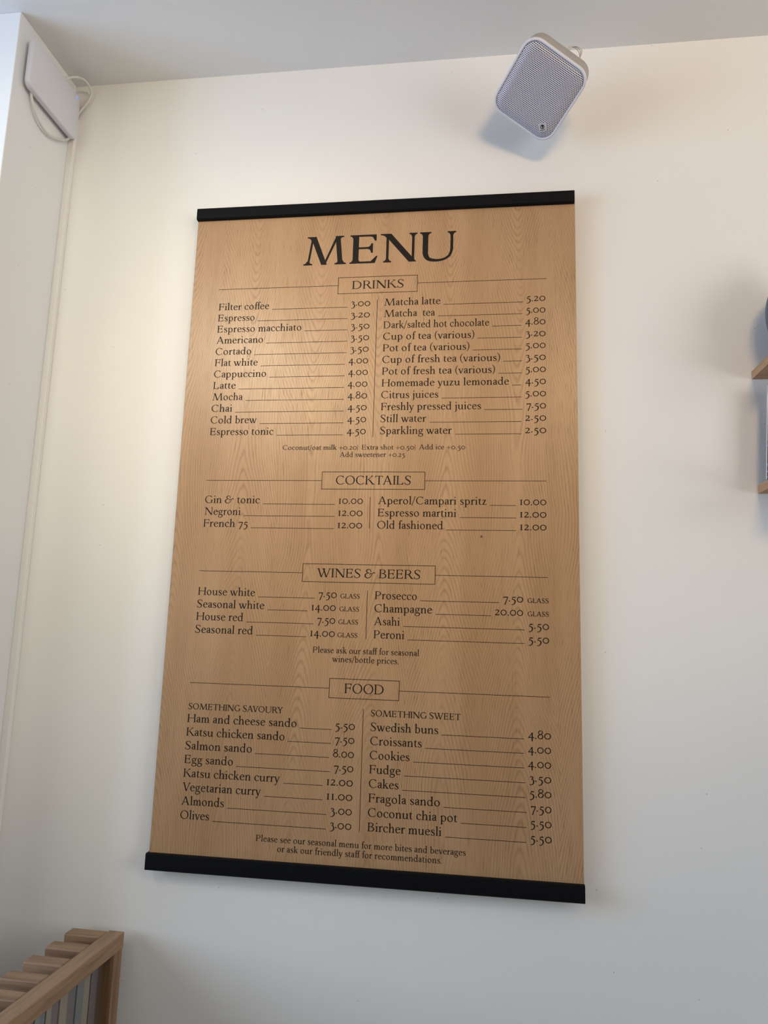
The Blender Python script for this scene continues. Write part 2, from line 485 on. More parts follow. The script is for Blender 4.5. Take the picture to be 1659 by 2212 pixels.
        p.arc(235, 222, 200, 236, 45, 315, tilt=16); p.stem(345, 0, 730, b='n', a='f'); p.quad((345 + T, 0), (345 + T, t + 6), (505, 26), (500, 0)); A = 520
    elif ch == 'e':
        p.arc(240, 222, 200, 236, 18, 318, tilt=16); p.quad((70, 232), (420, 262), (430, 262 + t - 4), (74, 232 + t)); p.quad((380, 260), (432, 265), (432, 305), (395, 330))
        p.stroke([(370, 46, t), (400, 76, t * .7), (414, 94, t * .5)]); A = 445
    elif ch == 'f':
        p.stem(120, 0, 560, a='n'); p.stroke([(120 + T / 2, 540, T), (125 + T / 2, 640, T * .85), (220, 712, t + 8), (285, 718, t + 6), (325, 690, T * .5)]); p.dot(312, 668, 44)
        p.rect(40, 405, 270, 405 + t); A = 290
    elif ch == 'g':
        p.arc(212, 290, 160, 160, tilt=12, T=T * .92)
        p.stroke([(130, 165, t), (88, 115, t + 6), (105, 62, T * .6), (190, 42, T * .82), (300, 30, T * .9), (392, -20, T * .95), (400, -110, T * .8), (330, -190, t + 10), (215, -215, t + 8),
                  (100, -190, T * .6), (55, -125, T * .7), (80, -55, t + 12), (135, -5, t), (170, 30, t)], 4)
        p.stroke([(335, 395, t), (375, 425, t + 4), (430, 428, T * .7)]); p.dot(428, 415, 32); A = 455
    elif ch in 'hn':
        p.stem(80, 0, 730 if ch == 'h' else 440, a='f'); arch(80, 440); p.stem(440 - T, 0, 275, a='n'); A = 515
    elif ch == 'm':
        p.stem(80, 0, 440, a='f'); arch(80, 417); p.stem(417 - T, 0, 275, a='n')
        arch(417 - T, 754 - T); p.stem(754 - 2 * T, 0, 275, a='n'); A = 829 - T
    elif ch == 'i': p.stem(85, 0, 440, a='f'); p.dot(120, 625, 52); A = 250
    elif ch == 'j':
        p.stem(95, -60, 440, b='n', a='f'); p.stroke([(95 + T / 2, -40, T), (88 + T / 2, -130, T * .8), (70, -195, t), (0, -228, t * .8)]); p.dot(130, 625, 52); A = 250
    elif ch == 'k':
        p.stem(80, 0, 730, a='f'); p.diag(180, 205, 365, 425, t + 12); p.foot(365, 440, t + 14, -1, 60, 62, 14); p.diag(235, 275, 425, 0, T + 20); p.foot(430, 0, T + 10, 1, 45, 50, 16); A = 495
    elif ch == 'l': p.stem(85, 0, 730, a='f'); A = 250
    elif ch == 'o': p.arc(250, 222, 208, 236, tilt=16); A = 500
    elif ch == 'p':
        p.stem(85, -225, 440, a='f'); p.arc(265, 222, 205, 236, -135, 135, tilt=10); A = 510
    elif ch == 'r': p.stem(80, 0, 440, a='f'); p.stroke([(160, 290, t), (195, 380, t + 6), (255, 425, T * .6), (320, 410, T * .65)]); p.dot(312, 395, 42); A = 345
    elif ch == 's':
        p.stroke([(292, 330, t * .8), (262, 405, t), (205, 428, t + 4), (140, 420, T * .55), (92, 370, T * .8), (105, 300, T * .95), (200, 228, T * 1.08), (288, 160, T * .95), (300, 80, T * .78),
                  (245, 22, T * .5), (185, 14, t + 4), (110, 30, t), (68, 110, t * .8)], 4)
        p.quad((286, 440), (308, 440), (314, 318), (292, 318)); p.quad((56, 135), (78, 135), (74, 0), (54, 0)); A = 365
    elif ch == 't':
        p.stroke([(128, 450, T), (128, 200, T), (132, 95, T), (165, 32, T * .75), (225, 22, t + 6), (285, 55, t * .8)]); p.rect(40, 405, 275, 405 + t); p.quad((45, 405), (170, 405), (170, 560), (150, 560)); A = 300
    elif ch == 'u':
        p.stem(75, 165, 440, b='n', a='f'); p.stroke([(75 + T / 2, 170, T), (92 + T / 2, 70, T * .88), (205, 16, t + 12), (300, 48, t), (372, 130, t * .8)], 4); p.stem(355, 0, 440, b='n', a='f'); p.quad((355 + T, 0), (355 + T, t + 6), (515, 26), (510, 0)); A = 525
    elif ch in 'vwy':
        def vv(x):
            p.diag(x, 440, x + 158, -8, T + 12, T - 4); p.diag(x + 158, -8, x + 305, 425, t + 12)
        vv(72); p.foot(72, 440, T + 4, -1, 48, 46, 14)
        if ch == 'w': vv(315); p.foot(315, 440, T + 4, -1, 48, 46, 14); p.foot(620, 440, t + 10, -1, 55, 45, 14); A = 680
        else:
            p.foot(377, 440, t + 10, -1, 55, 48, 14); A = 435
            if ch == 'y': p.stroke([(230, -5, t + 8), (180, -130, t + 4), (130, -205, t + 14), (75, -208, T * .6)]); p.dot(72, -190, 36)
    elif ch == 'x':
        p.diag(90, 440, 360, 0, T + 26); p.diag(85, 0, 350, 440, t + 12); p.foot(90, 440, T + 12, -1, 44, 44, 14); p.foot(360, 0, T + 12, 1, 44, 44, 14); p.foot(85, 0, t + 12, 1, 50, 50, 14); p.foot(350, 440, t + 12, -1, 50, 50, 14); A = 445
    elif ch == 'z':
        p.rect(60, 440 - t - 4, 350, 440); p.rect(40, 0, 365, t + 4); p.diag(90, 0, 305, 440, T + 10); p.quad((60, 440), (48, 325), (72, 325), (110, 410)); p.quad((365, 0), (382, 125), (356, 125), (310, 25)); A = 410
    # ---- old-style figures: x-height figures 500, nearly even stroke ----
    elif ch == '0': p.arc(275, 248, 245, 256, T=T * .82, t=t + 22, tilt=0); A = 560
    elif ch == '1': p.stem(130, 0, 490, w=T); A = 345
    elif ch == '2':
        p.stroke([(80, 385, t), (130, 455, t + 12), (215, 472, T * .7), (305, 430, T * .95), (320, 345, T * .9), (255, 230, T * .66), (160, 130, t + 12), (70, 45, t + 6)], 4)
        p.rect(45, 0, 370, t + 34); p.quad((370, 0), (410, 130), (380, 130), (300, 60)); A = 445
    elif ch == '3':
        p.stroke([(85, 395, t), (135, 462, t + 10), (220, 470, T * .75), (288, 410, T * .9), (270, 320, T * .7), (175, 250, t + 4)], 4)
        p.stroke([(175, 250, t + 4), (285, 225, T * .7), (345, 120, T), (335, -20, T), (260, -140, T * .75), (160, -185, t + 12), (55, -175, t + 4)], 4); A = 420
    elif ch == '4':
        p.rect(20, 60, 470, 60 + t + 26); p.stem(275, -200, 470, b='n', a='n'); p.diag(60, 70, 310, 485, t + 22, t + 8); p.quad((275, 470), (275 + T, 470), (275 + T, 505), (300, 490)); A = 490
    elif ch == '5':
        p.rect(150, 400, 370, 400 + T * .95); p.quad((350, 400 + T * .5), (370, 400 + T * .95), (412, 530), (395, 530)); p.diag(110, 250, 168, 470, t + 8)
        p.stroke([(105, 262, t + 10), (210, 250, T * .8), (325, 170, T * 1.02), (345, 40, T * 1.02), (285, -100, T * .8), (180, -180, t + 14), (55, -190, t + 10)], 4); A = 445
    elif ch == '7':
        p.rect(55, 400, 410, 400 + T * .92); p.diag(165, -215, 385, 430, T * .9, t + 22); p.quad((55, 480), (40, 340), (68, 340), (100, 410)); A = 430
    elif ch == '8':
        p.arc(245, 525, 175, 168, T=T * .8, t=t + 8, tilt=-30); p.arc(245, 190, 215, 202, T=T * .95, t=t + 10, tilt=-20); A = 490
    elif ch == '.': p.dot(90, 42, 54); A = 190
    elif ch == '\u00b7': p.dot(90, 118, 54); A = 190
    elif ch == '/': p.diag(20, -120, 280, 740, t + 12); A = 310
    elif ch == '(': p.stroke([(270, 780, t * .8), (150, 620, t + 16), (100, 420, T * .8), (100, 230, T * .8), (150, 30, t + 16), (270, -130, t * .8)]); A = 300
    elif ch == ')': p.stroke([(30, 780, t * .8), (150, 620, t + 16), (200, 420, T * .8), (200, 230, T * .8), (150, 30, t + 16), (30, -130, t * .8)]); A = 300
    elif ch == '+': p.rect(40, 235, 520, 235 + t + 4); p.rect(260, 10, 300 + t - 36, 490); A = 560
    elif ch == '|': p.rect(60, -130, 60 + t, 730); A = 330
    elif ch == '&':
        p.stroke([(470, 560, T * .55), (400, 668, t + 6), (300, 690, t + 10), (195, 640, T * .8), (170, 530, T * .9), (235, 430, T * .6), (350, 395, t + 4)], 4)
        p.stroke([(350, 395, t + 4), (190, 370, t + 14), (85, 280, T * .9), (70, 160, T), (130, 45, T * .8), (265, 8, t + 14), (420, 60, t + 8), (500, 180, t + 8), (560, 330, t + 6), (640, 430, t + 10), (740, 420, T * .6)], 4)
        p.stroke([(560, 330, t), (480, 380, t + 6), (410, 330, t + 10), (420, 260, T * .6)], 4); p.dot(745, 405, 42); p.dot(468, 560, 44); A = 800
    elif ch == '~': A = 600     # wide space
    else: A = 235
    return A, p.q


def text_quads(txt, T=84, t=36, track=0):
    """whole line: quads in glyph units, plus the ink width"""
    x = 0; out = []; lo = 1e9; hi = -1e9
    txt = str(txt)
    kern = {'Av': -30, 'AV': -70, 'VO': -25, 'TA': -60, 'To': -60, 'Ve': -60, 'Fu': -10, 'Fr': -15, 'LA': -20, 'Pe': -20, 'Po': -20, 'ff': -45, 'fe': -20, 'RY': -30, '7.': -30, 'r,': -30, 'ry': 0, 'Ka': -15, '5.': -20}
    for i, ch in enumerate(txt):
        a, q = draw_glyph(ch, T, t)
        x += kern.get(txt[i - 1:i + 1], 0) if i else 0
        ky = 1.05 if ch.islower() else 1.0
        for g in q:
            out.append([(x + u, v * ky) for u, v in g[:4]] + [g[4]])
            lo = min(lo, min(x + u for u, v in g[:4])); hi = max(hi, max(x + u for u, v in g[:4]))
        x += a + track
    return [[(u - lo, v) for u, v in g[:4]] + [g[4]] for g in out], hi - lo

# ------------------------------------------------------------------ menu board
board = empty('menu_board', (0, -0.03, Z0), 'large oak-veneered menu board with black top and bottom rails hanging on the white wall', 'menu board')
BH = 1.62
boxo('panel', (0.0, 0.0, -0.004), (1.0, 0.009, BH + 0.012), M_VEN, board, bevel=0.0006)


def hanger(z0, z1, x0, x1):
    bm = bmesh.new()
    prof = [(0.012, z0), (-0.0088, z0), (-0.0110, z0 + 0.0022), (-0.0112, (z0 + z1) / 2), (-0.0110, z1 - 0.0022), (-0.0088, z1), (0.012, z1)]
    loft(bm, [[(x, y, z) for y, z in prof] for x in (x0, x1)])
    o = put('rail', bm, M_RAIL, board)
    o['label'] = 'black rail'
    return o


hanger(1.6165, 1.6490, -0.0008, 0.9985)
hanger(-0.0380, -0.0006, -0.0036, 1.0008)
for x in (0.08, 0.92):
    for z in (0.03, 1.56):
        boxo('spacer', (x - 0.03, 0.009, z - 0.02), (x + 0.03, 0.03, z + 0.02), M_RAIL, board)


def flat(name, quads, x, z, sx, sz, mat, label=None):
    bm = bmesh.new()
    for k, q in enumerate(quads):
        # the strokes of a letter lie over one another like layers of ink
        ly = 0.00012 + 0.000016 * (q[4] if len(q) > 4 else 0)
        vs = []
        for u, v in q[:4]:
            vs.append(bm.verts.new((x + u * sx, -ly, z + v * sz)))
        try: bm.faces.new(vs)
        except ValueError: pass
    me = bpy.data.meshes.new(name)
    bmesh.ops.recalc_face_normals(bm, faces=bm.faces)
    for f in bm.faces:
        if f.normal.y > 0: f.normal_flip()
    bm.to_mesh(me); bm.free(); me.materials.append(mat)
    o = bpy.data.objects.new(name, me); COL.objects.link(o); o.parent = board
    if label: o['label'] = label
    return o


def words(name, txt, x0, x1, z, cap, T=88, t=40, track=0, align='fit', label=None):
    """set a line with its ink running from x0 to x1 (fit), or at natural width ending at x1"""
    q, w = text_quads(txt, T, t, track)
    sz = cap / 700.0
    if align == 'fit': sx = (x1 - x0) / w
    else:
        sx = sz; x0 = x1 - w * sx
    flat(name, q, x0, z, sx, sz, M_INK, label)


def line(name, x0, z0, x1, z1, mat=None):
    """printed hairline, horizontal or vertical"""
    LW = 0.00135
    if abs(x1 - x0) < abs(z1 - z0): q = [(x0 - LW / 2, z1), (x0 + LW / 2, z1), (x0 + LW / 2, z0), (x0 - LW / 2, z0)]
    else: q = [(x0, z0 - LW / 2), (x1, z0 - LW / 2), (x1, z0 + LW / 2), (x0, z0 + LW / 2)]
    flat(name, [q], 0, 0, 1, 1, mat or M_LINE)


# the title, letter by letter
for ch, a, b in (('M', 0.3000, 0.4142), ('E', 0.4233, 0.4972), ('N', 0.5040, 0.6005), ('U', 0.6071, 0.7008)):
    words('title_letter', ch, a, b, 1.4756, 0.0806, 112, 46)


def heading(txt, x0, x1, z, bx0, bx1, bz0, bz1, lx0, lx1, lz, cap=0.0222, T=84):
    words('heading', txt, x0, x1, z, cap, T + 6, 44)
    LW = 0.0015
    h = LW / 2
    flat('heading_frame', [[(bx0 - h, bz0 - h), (bx1 + h, bz0 - h), (bx1 + h, bz0 + h), (bx0 - h, bz0 + h)],
                           [(bx0 - h, bz1 - h), (bx1 + h, bz1 - h), (bx1 + h, bz1 + h), (bx0 - h, bz1 + h)],
                           [(bx0 - h, bz0), (bx0 + h, bz0), (bx0 + h, bz1), (bx0 - h, bz1)],
                           [(bx1 - h, bz0), (bx1 + h, bz0), (bx1 + h, bz1), (bx1 - h, bz1)]], 0, 0, 1, 1, M_LINE)
    line('rule_line', lx0, lz, bx0, lz); line('rule_line', bx1, lz, lx1, lz)


heading('DRINKS', 0.4330, 0.5675, 1.4048, 0.3963, 0.6031, 1.3928, 1.4376, 0.0722, 0.9280, 1.4158)
heading('COCKTAILS', 0.4118, 0.5987, 0.8867, 0.3763, 0.6333, 0.8748, 0.9184, 0.0757, 0.9246, 0.8966)
heading('WINES & BEERS', 0.3739, 0.6269, 0.6560, 0.3385, 0.6629, 0.6443, 0.6880, 0.0740, 0.9264, 0.6658, 0.0215)
heading('FOOD', 0.4532, 0.5469, 0.3833, 0.4168, 0.5836, 0.3711, 0.4158, 0.0706, 0.9295, 0.3930)
for x, a, b in ((0.5008, 1.3740, 1.0080), (0.4996, 0.8557, 0.7773), (0.5006, 0.6259, 0.5106), (0.5004, 0.3486, 0.0754)):
    line('divider_line', x, a, x, b)


def rows(items, x0, zs, pr, tail=None, cap=0.0190, dz=-0.0013):
    """items: (name, ink end x, price, price left x[, suffix])"""
    for (name, xe, price, pl, *suf), z in zip(items, zs):
        words('item_name', name, x0, xe, z, cap, 94, 45)
        if price[0] in '37' or price[2:3] == '5': price = price.replace('.', '\u00b7')      # high point beside the hanging figures
        words('price', price, pl, suf[1] if suf else pr, z, cap, 92, 46)
        if suf: words('price_unit', suf[0], suf[2], suf[3], z, 0.0109, 114, 62)
        line('leader_line', xe + 0.0082, z + dz, pl - 0.0093, z + dz)


Zd = [1.3567 - 0.03103 * i for i in range(12)]
rows([('Filter coffee', .2139, '3.00', .4326), ('Espresso', .1759, '3.20', .4331), ('Espresso macchiato', .3036, '3.50', .4343), ('Americano', .2024, '3.50', .4348),
      ('Cortado', .1725, '3.50', .4350), ('Flat white', .1920, '4.00', .4317), ('Cappuccino', .2163, '4.00', .4319), ('Latte', .1368, '4.00', .4318),
      ('Mocha', .1574, '4.80', .4327), ('Chai', .1315, '4.50', .4339), ('Cold brew', .1990, '4.50', .4345), ('Espresso tonic', .2448, '4.50', .4344)], 0.0757, Zd, 0.4826)
rows([('Matcha latte', .6634, '5.20', .8789), ('Matcha  tea', .6500, '5.00', .8779), ('Dark/salted hot chocolate', .7866, '4.80', .8758), ('Cup of tea (various)', .7499, '3.20', .8768),
      ('Pot of tea (various)', .7379, '5.00', .8767), ('Cup of fresh tea (various)', .8139, '3.50', .8767), ('Pot of fresh tea (various)', .8016, '5.00', .8766),
      ('Homemade yuzu lemonade', .8360, '4.50', .8756), ('Citrus juices', .6624, '5.00', .8756), ('Freshly pressed juices', .7681, '7.50', .8781),
      ('Still water', .6337, '2.50', .8755), ('Sparkling water', .6974, '2.50', .8754)], 0.5188, [z - 0.0003 for z in Zd], 0.9252)
Zc = [0.8377, 0.8075, 0.7770]
rows([('Gin & tonic', .2195, '10.00', .4211), ('Negroni', .1715, '12.00', .4211), ('French 75', .1919, '12.00', .4208)], 0.0759, Zc, 0.4818)
rows([('Aperol/Campari spritz', .7831, '10.00', .8625), ('Espresso martini', .7113, '12.00', .8625), ('Old fashioned', .6799, '12.00', .8627)], 0.5192, Zc, 0.9244)
Zw = [0.6058, 0.5749, 0.5442, 0.5130]
rows([('House white', .2212, '7.50', .3807, 'GLASS', .4259, .4347, .4824), ('Seasonal white', .2467, '14.00', .3646, 'GLASS', .4247, .4337, .4817),
      ('House red', .1950, '7.50', .3804, 'GLASS', .4247, .4321, .4803), ('Seasonal red', .2214, '14.00', .3644, 'GLASS', .4250, .4315, .4800)], 0.0745, Zw, 0)
rows([('Prosecco', .6203, '7.50', .8239, 'GLASS', .8699, .8799, .9284), ('Champagne', .6575, '20.00', .8050, 'GLASS', .8699, .8801, .9286),
      ('Asahi', .5811, '5.50', .8824), ('Peroni', .5926, '5.50', .8824)], 0.5189, Zw, 0.9288)
Zf = [0.2998, 0.2683, 0.2366, 0.2049, 0.1733, 0.1416, 0.1100, 0.0784]
rows([('Ham and cheese sando', .3414, '5.50', .4353), ('Katsu chicken sando', .3139, '7.50', .4355), ('Salmon sando', .2358, '8.00', .4323), ('Egg sando', .1912, '7.50', .4356),
      ('Katsu chicken curry', .3078, '12.00', .4197), ('Vegetarian curry', .2638, '11.00', .4211), ('Almonds', .1755, '3.00', .4315), ('Olives', .1412, '3.00', .4317)], 0.0704, Zf, 0.4817)
rows([('Swedish buns', .6767, '4.80', .8806), ('Croissants', .6394, '4.00', .8806), ('Cookies', .6117, '4.00', .8805), ('Fudge', .5921, '3.50', .8834),
      ('Cakes', .5881, '5.80', .8839), ('Fragola sando', .6832, '7.50', .8862), ('Coconut chia pot', .7233, '5.50', .8856), ('Bircher muesli', .6882, '5.50', .8855)], 0.5190, Zf, 0.9314)
words('subheading', 'SOMETHING SAVOURY', 0.0714, 0.3068, 0.3303, 0.0142, 106, 56)
words('subheading', 'SOMETHING SWEET', 0.5186, 0.7278, 0.3332, 0.0142, 106, 56)
for txt, a, b, z, cap in (('Coconut/oat milk +0.20| Extra shot +0.50| Add ice +0.50', .2713, .7305, .9755, .0124), ('Add sweetener +0.25', .4183, .5828, .9569, .0124),
                          ('Please ask our staff for seasonal', .3724, .6288, .4749, .0142), ('wines/bottle prices.', .4204, .5805, .4545, .0142),
                          ('Please see our seasonal menu for more bites and beverages', .2576, .7430, .0404, .0139), ('or ask our friendly staff for recommendations.', .3101, .6894, .0202, .0139)):
    words('footnote', txt, a, b, z, cap, 94, 48)

# ------------------------------------------------------------------ loudspeaker
n_ = Vector((-0.2427, -0.5705, -0.7846)).normalized()
u_ = Vector((0.8247, 0.3046, -0.4766)); u_ = (u_ - n_ * u_.dot(n_)).normalized()
v_ = u_.cross(n_) * -1
if v_.z < 0: v_ = -v_
SW, SH, SR = 0.1778, 0.1867, 0.0360
C_ = Vector((0.9017, -0.16, 1.8395 + Z0))
mw = Matrix((u_, v_, n_)).transposed().to_4x4()
mw.translation = C_
spk = empty('loudspeaker', (0, 0, 0), 'white loudspeaker with round-cornered perforated grille mounted tilted high on the wall', 'loudspeaker')
spk.matrix_world = mw          # local x, y in the grille plane, z towards the room


def rr(w, h, r, z, dx=0, dy=0): return [(x + dx, y + dy, z) for x, y in rrect(w, h, r)]


bm = bmesh.new()
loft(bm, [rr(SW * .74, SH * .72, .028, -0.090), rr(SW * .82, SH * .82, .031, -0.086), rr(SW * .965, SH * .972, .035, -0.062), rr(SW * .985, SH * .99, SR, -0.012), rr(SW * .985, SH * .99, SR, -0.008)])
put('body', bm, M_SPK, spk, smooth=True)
bm = bmesh.new()
loft(bm, [rr(SW * .99, SH * .99, SR, -0.008), rr(SW, SH, SR, -0.006), rr(SW, SH, SR, -0.001), rr(SW - .003, SH - .003, SR - .001, 0.0015), rr(SW - .011, SH - .011, SR - .005, 0.0020), rr(SW - .013, SH - .013, SR - .006, -0.003)], False, False)
put('rim', bm, M_WHITE, spk, smooth=True)
bm = bmesh.new(); loft(bm, [rr(SW - .012, SH - .012, SR - .006, -0.0035), rr(SW - .012, SH - .012, SR - .006, -0.0030)])
put('backing', bm, M_VOID, spk)


def inside(x, y, w, h, r):
    ax = max(abs(x) - (w / 2 - r), 0); ay = max(abs(y) - (h / 2 - r), 0)
    return r - math.hypot(ax, ay) if (ax > 0 or ay > 0) else min(w / 2 - abs(x), h / 2 - abs(y))


GW, GH, GR = SW - .0125, SH - .0125, SR - .006


def dome(x, y):
    d = max(0.0, min(1.0, inside(x, y, GW, GH, GR) / 0.020))
    return -0.0015 + 0.0085 * math.sin(d * math.pi / 2)


bm = bmesh.new(); PT = 0.00435; RH = PT / math.sqrt(3)
vc = {}


def gv(x, y, dz=0.0):
    key = (round(x, 6), round(y, 6), dz)
    if key not in vc: vc[key] = bm.verts.new((x, y, dome(x, y) + dz))
    return vc[key]


rot30 = math.radians(30)
for j in range(-30, 31):
    for i in range(-26, 27):
        cx = (i + (0.5 if j % 2 else 0)) * PT; cy = j * PT * math.sqrt(3) / 2
        if inside(cx, cy, GW, GH, GR) < -0.0005: continue
        o6 = [(cx + RH * math.cos(rot30 + k * math.pi / 3), cy + RH * math.sin(rot30 + k * math.pi / 3)) for k in range(6)]
        o6 = [(x, y) for x, y in o6]
        q = 0.58 * RH
        i6 = [(cx + q * math.cos(rot30 + k * math.pi / 3), cy + q * math.sin(rot30 + k * math.pi / 3)) for k in range(6)]
        for k in range(6):
            k2 = (k + 1) % 6
            try: bm.faces.new((gv(*o6[k]), gv(*o6[k2]), gv(*i6[k2]), gv(*i6[k])))
            except ValueError: pass
g = put('grille', bm, M_GRILLE, spk)
g['kind'] = 'stuff'
g.modifiers.new('thick', 'SOLIDIFY').thickness = 0.0008

# badge: small square plate with a round mark and a line of tiny lettering, upright in the room
bx = Vector((0.738, 0.674, 0)); by = Vector((-0.640, 0.768, 0))
pos = Vector((0.0547, -0.0593, dome(0.0547, -0.0593) + 0.0010))
bm = bmesh.new()
W2, H2 = 0.0098, 0.0096
loft(bm, [[tuple(pos + bx * sx * W2 + by * sy * H2 + Vector((0, 0, dz))) for sx, sy in ((-1, -1), (1, -1), (1, 1), (-1, 1))] for dz in (0, 0.0012)])
badge = put('badge', bm, M_BADGE, spk)


def disc(bm, c, r, z, a0=0, a1=360, r0=0.0, n=20):
    for k in range(n):
        A = math.radians(a0 + (a1 - a0) * k / n); B = math.radians(a0 + (a1 - a0) * (k + 1) / n)
        P = [(r0, A), (r, A), (r, B), (r0, B)]
        vs = [bm.verts.new(tuple(pos + bx * (c[0] + R * math.cos(t)) + by * (c[1] + R * math.sin(t)) + Vector((0, 0, z)))) for R, t in P]
        if r0 == 0: bm.verts.remove(vs[3]); vs = vs[:3]
        bm.faces.new(vs)


bm = bmesh.new()
disc(bm, (0, .0016), .0052, .0014, r0=.0036)
disc(bm, (.0006, .0040), .0026, .0014)
for x0, x1, y0, y1 in ((.0001, .0016, -.0034, .005), (-.0007, .0005, -.001, .004)):
    bm.faces.new([bm.verts.new(tuple(pos + bx * a + by * b + Vector((0, 0, .00142)))) for a, b in ((x0, y0), (x1, y0), (x1, y1), (x0, y1))])
for k in range(9):
    x0 = -.0068 + k * .00152
    bm.faces.new([bm.verts.new(tuple(pos + bx * a + by * b + Vector((0, 0, .0014)))) for a, b in ((x0, -.0068), (x0 + .0011, -.0068), (x0 + .0011, -.0052), (x0, -.0052))])
put('emblem', bm, M_DARK, badge)

# wall bracket and flex behind the cabinet
imw = mw.inverted()
bm = bmesh.new()
for s in (-1, 1): box(bm, s * .024 - .002, -.012, -.104, s * .024 + .002, .012, -.086)
box(bm, -.026, -.012, -.108, .026, .012, -.104)
br = put('bracket', bm, M_SPK, spk, bevel=0.0008)
back = mw @ Vector((0, 0, -0.106))
bm = bmesh.new()
tube(bm, [imw @ back, imw @ (back + Vector((.003, .03, .004))), imw @ Vector((back.x + .004, -0.004, back.z + .006))], 0.008, 12)
put('bracket_arm', bm, M_SPK, spk, smooth=True)
bm = bmesh.new()
wp = Vector((back.x + .004, 0, back.z + .006))
loft(bm, [[tuple(imw @ (wp + Vector((.032 * math.cos(a * math.pi / 10), y, .032 * math.sin(a * math.pi / 10))))) for a in range(20)] for y in (-0.006, -0.0005)])
put('wall_plate', bm, M_SPK, spk)
for k in range(3):
    bm = bmesh.new()
    s0 = Vector((.000 + .004 * k, .074, -.084)); e0 = Vector((.040 - .002 * k, .066, -.086))
    tube(bm, [s0, s0 + Vector((.006, .014 + .003 * k, -.012)), (s0 + e0) / 2 + Vector((.010 + .002 * k, .020 + .003 * k, -.016)), e0 + Vector((.006, .008, -.010)), e0], 0.0011, 8)
    put('wire', bm, M_CABLE, spk, smooth=True)

# ------------------------------------------------------------------ wireless access point on the pillar
ap = empty('wireless_access_point', (-0.395, -0.126, 1.9655 + Z0), 'white square wireless access point with a blue light on the pillar beside the corner', 'access point')
AW, AHt = 0.228, 0.139


def ring_yz(w, h, r, x): return [(x, a, b) for a, b in rrect(w, h, r)]


bm = bmesh.new()
loft(bm, [ring_yz(AW - .010, AHt - .010, .014, -.0165), ring_yz(AW - .002, AHt - .002, .018, -.0150), ring_yz(AW, AHt, .019, -.0120), ring_yz(AW - .0005, AHt - .0005, .019, -.0035),
          ring_yz(AW - .003, AHt - .003, .018, -.0010), ring_yz(AW - .008, AHt - .008, .015, 0.0)])
put('housing', bm, M_WHITE, ap, smooth=True)
boxo('mounting_plate', (-0.0258, -0.085, -0.050), (-0.0165, 0.085, 0.050), M_DARK, ap)
k = NT('led_blue'); k.b.inputs['Base Color'].default_value = (0.05, 0.12, 0.9, 1)
k.b.inputs['Emission Color'].default_value = (0.08, 0.20, 1.0, 1); k.b.inputs['Emission Strength'].default_value = 1.6
bm = bmesh.new(); loft(bm, [[(x, 0.0935 + .0028 * math.cos(a * math.pi / 6), 0.0570 + .0028 * math.sin(a * math.pi / 6)) for a in range(12)] for x in (-.001, .0006)])
led = put('status_light', bm, k.m, ap); led['label'] = 'small glowing blue status light'


def apl(p): return (p[0] + 0.395, p[1] + 0.126, p[2] - 1.9655)


bm = bmesh.new()
tube(bm, [apl(p) for p in ((-.412, -.2050, 1.900), (-.409, -.1990, 1.876), (-.4100, -.1700, 1.850), (-.4110, -.1200, 1.843), (-.4110, -.0620, 1.868), (-.409, -.0340, 1.890), (-.408, -.020, 1.915))], .0034)
put('power_cable', bm, M_CABLE, ap, smooth=True)
bm = bmesh.new()
tube(bm, [apl(p) for p in ((-.412, -.098, 2.020), (-.380, -.082, 2.047), (-.3682, -.045, 2.0655), (-.3630, -.016, 2.050), (-.3745, -.0105, 2.024), (-.3940, -.0085, 2.000), (-.412, -.0075, 1.972))], .0034)
put('network_cable', bm, M_CABLE, ap, smooth=True)

# ------------------------------------------------------------------ shelves at the right edge
for zt, zb, lab in ((1.1728, 1.1536, 'upper oak wall shelf at the right edge with a blue-grey vase on it'), (0.8938, 0.8740, 'lower oak wall shelf at the right edge with a dark patterned bag on it')):
    s = empty('wall_shelf', (1.4135, 0, zt + Z0), lab, 'shelf', 'oak shelves at the right edge')
    boxo('shelf_board', (0, -0.20, zb - zt), (0.90, -0.0005, 0), M_SHELFX, s, bevel=0.0006)
    boxo('end_lipping', (-0.0012, -0.20, zb - zt), (0.0, -0.0005, 0), M_SHELF, s)
# vase
bm = bmesh.new()
prof = [(0.0, 0.0), (.050, 0.0), (.058, .004), (.075, .03), (.086, .07), (.090, .105), (.086, .140), (.072, .172), (.050, .195), (.034, .205), (.030, .225), (.036, .240), (.032, .240), (.026, .225), (.028, .205), (.0, .20)]
loft(bm, [[(r * math.cos(a * math.pi / 24), r * math.sin(a * math.pi / 24), z) for a in range(48)] for r, z in _cat(prof[1:-1], 4)])
vs = put('vase', bm, plain('blue_grey_glaze', (0.075, 0.095, 0.135), 0.45, 0.4), smooth=True)
vs.location = (1.5075, -0.105, 1.1730 + Z0)
tag(vs, 'rounded blue-grey vase cut by the right edge, standing on the upper shelf', 'vase')
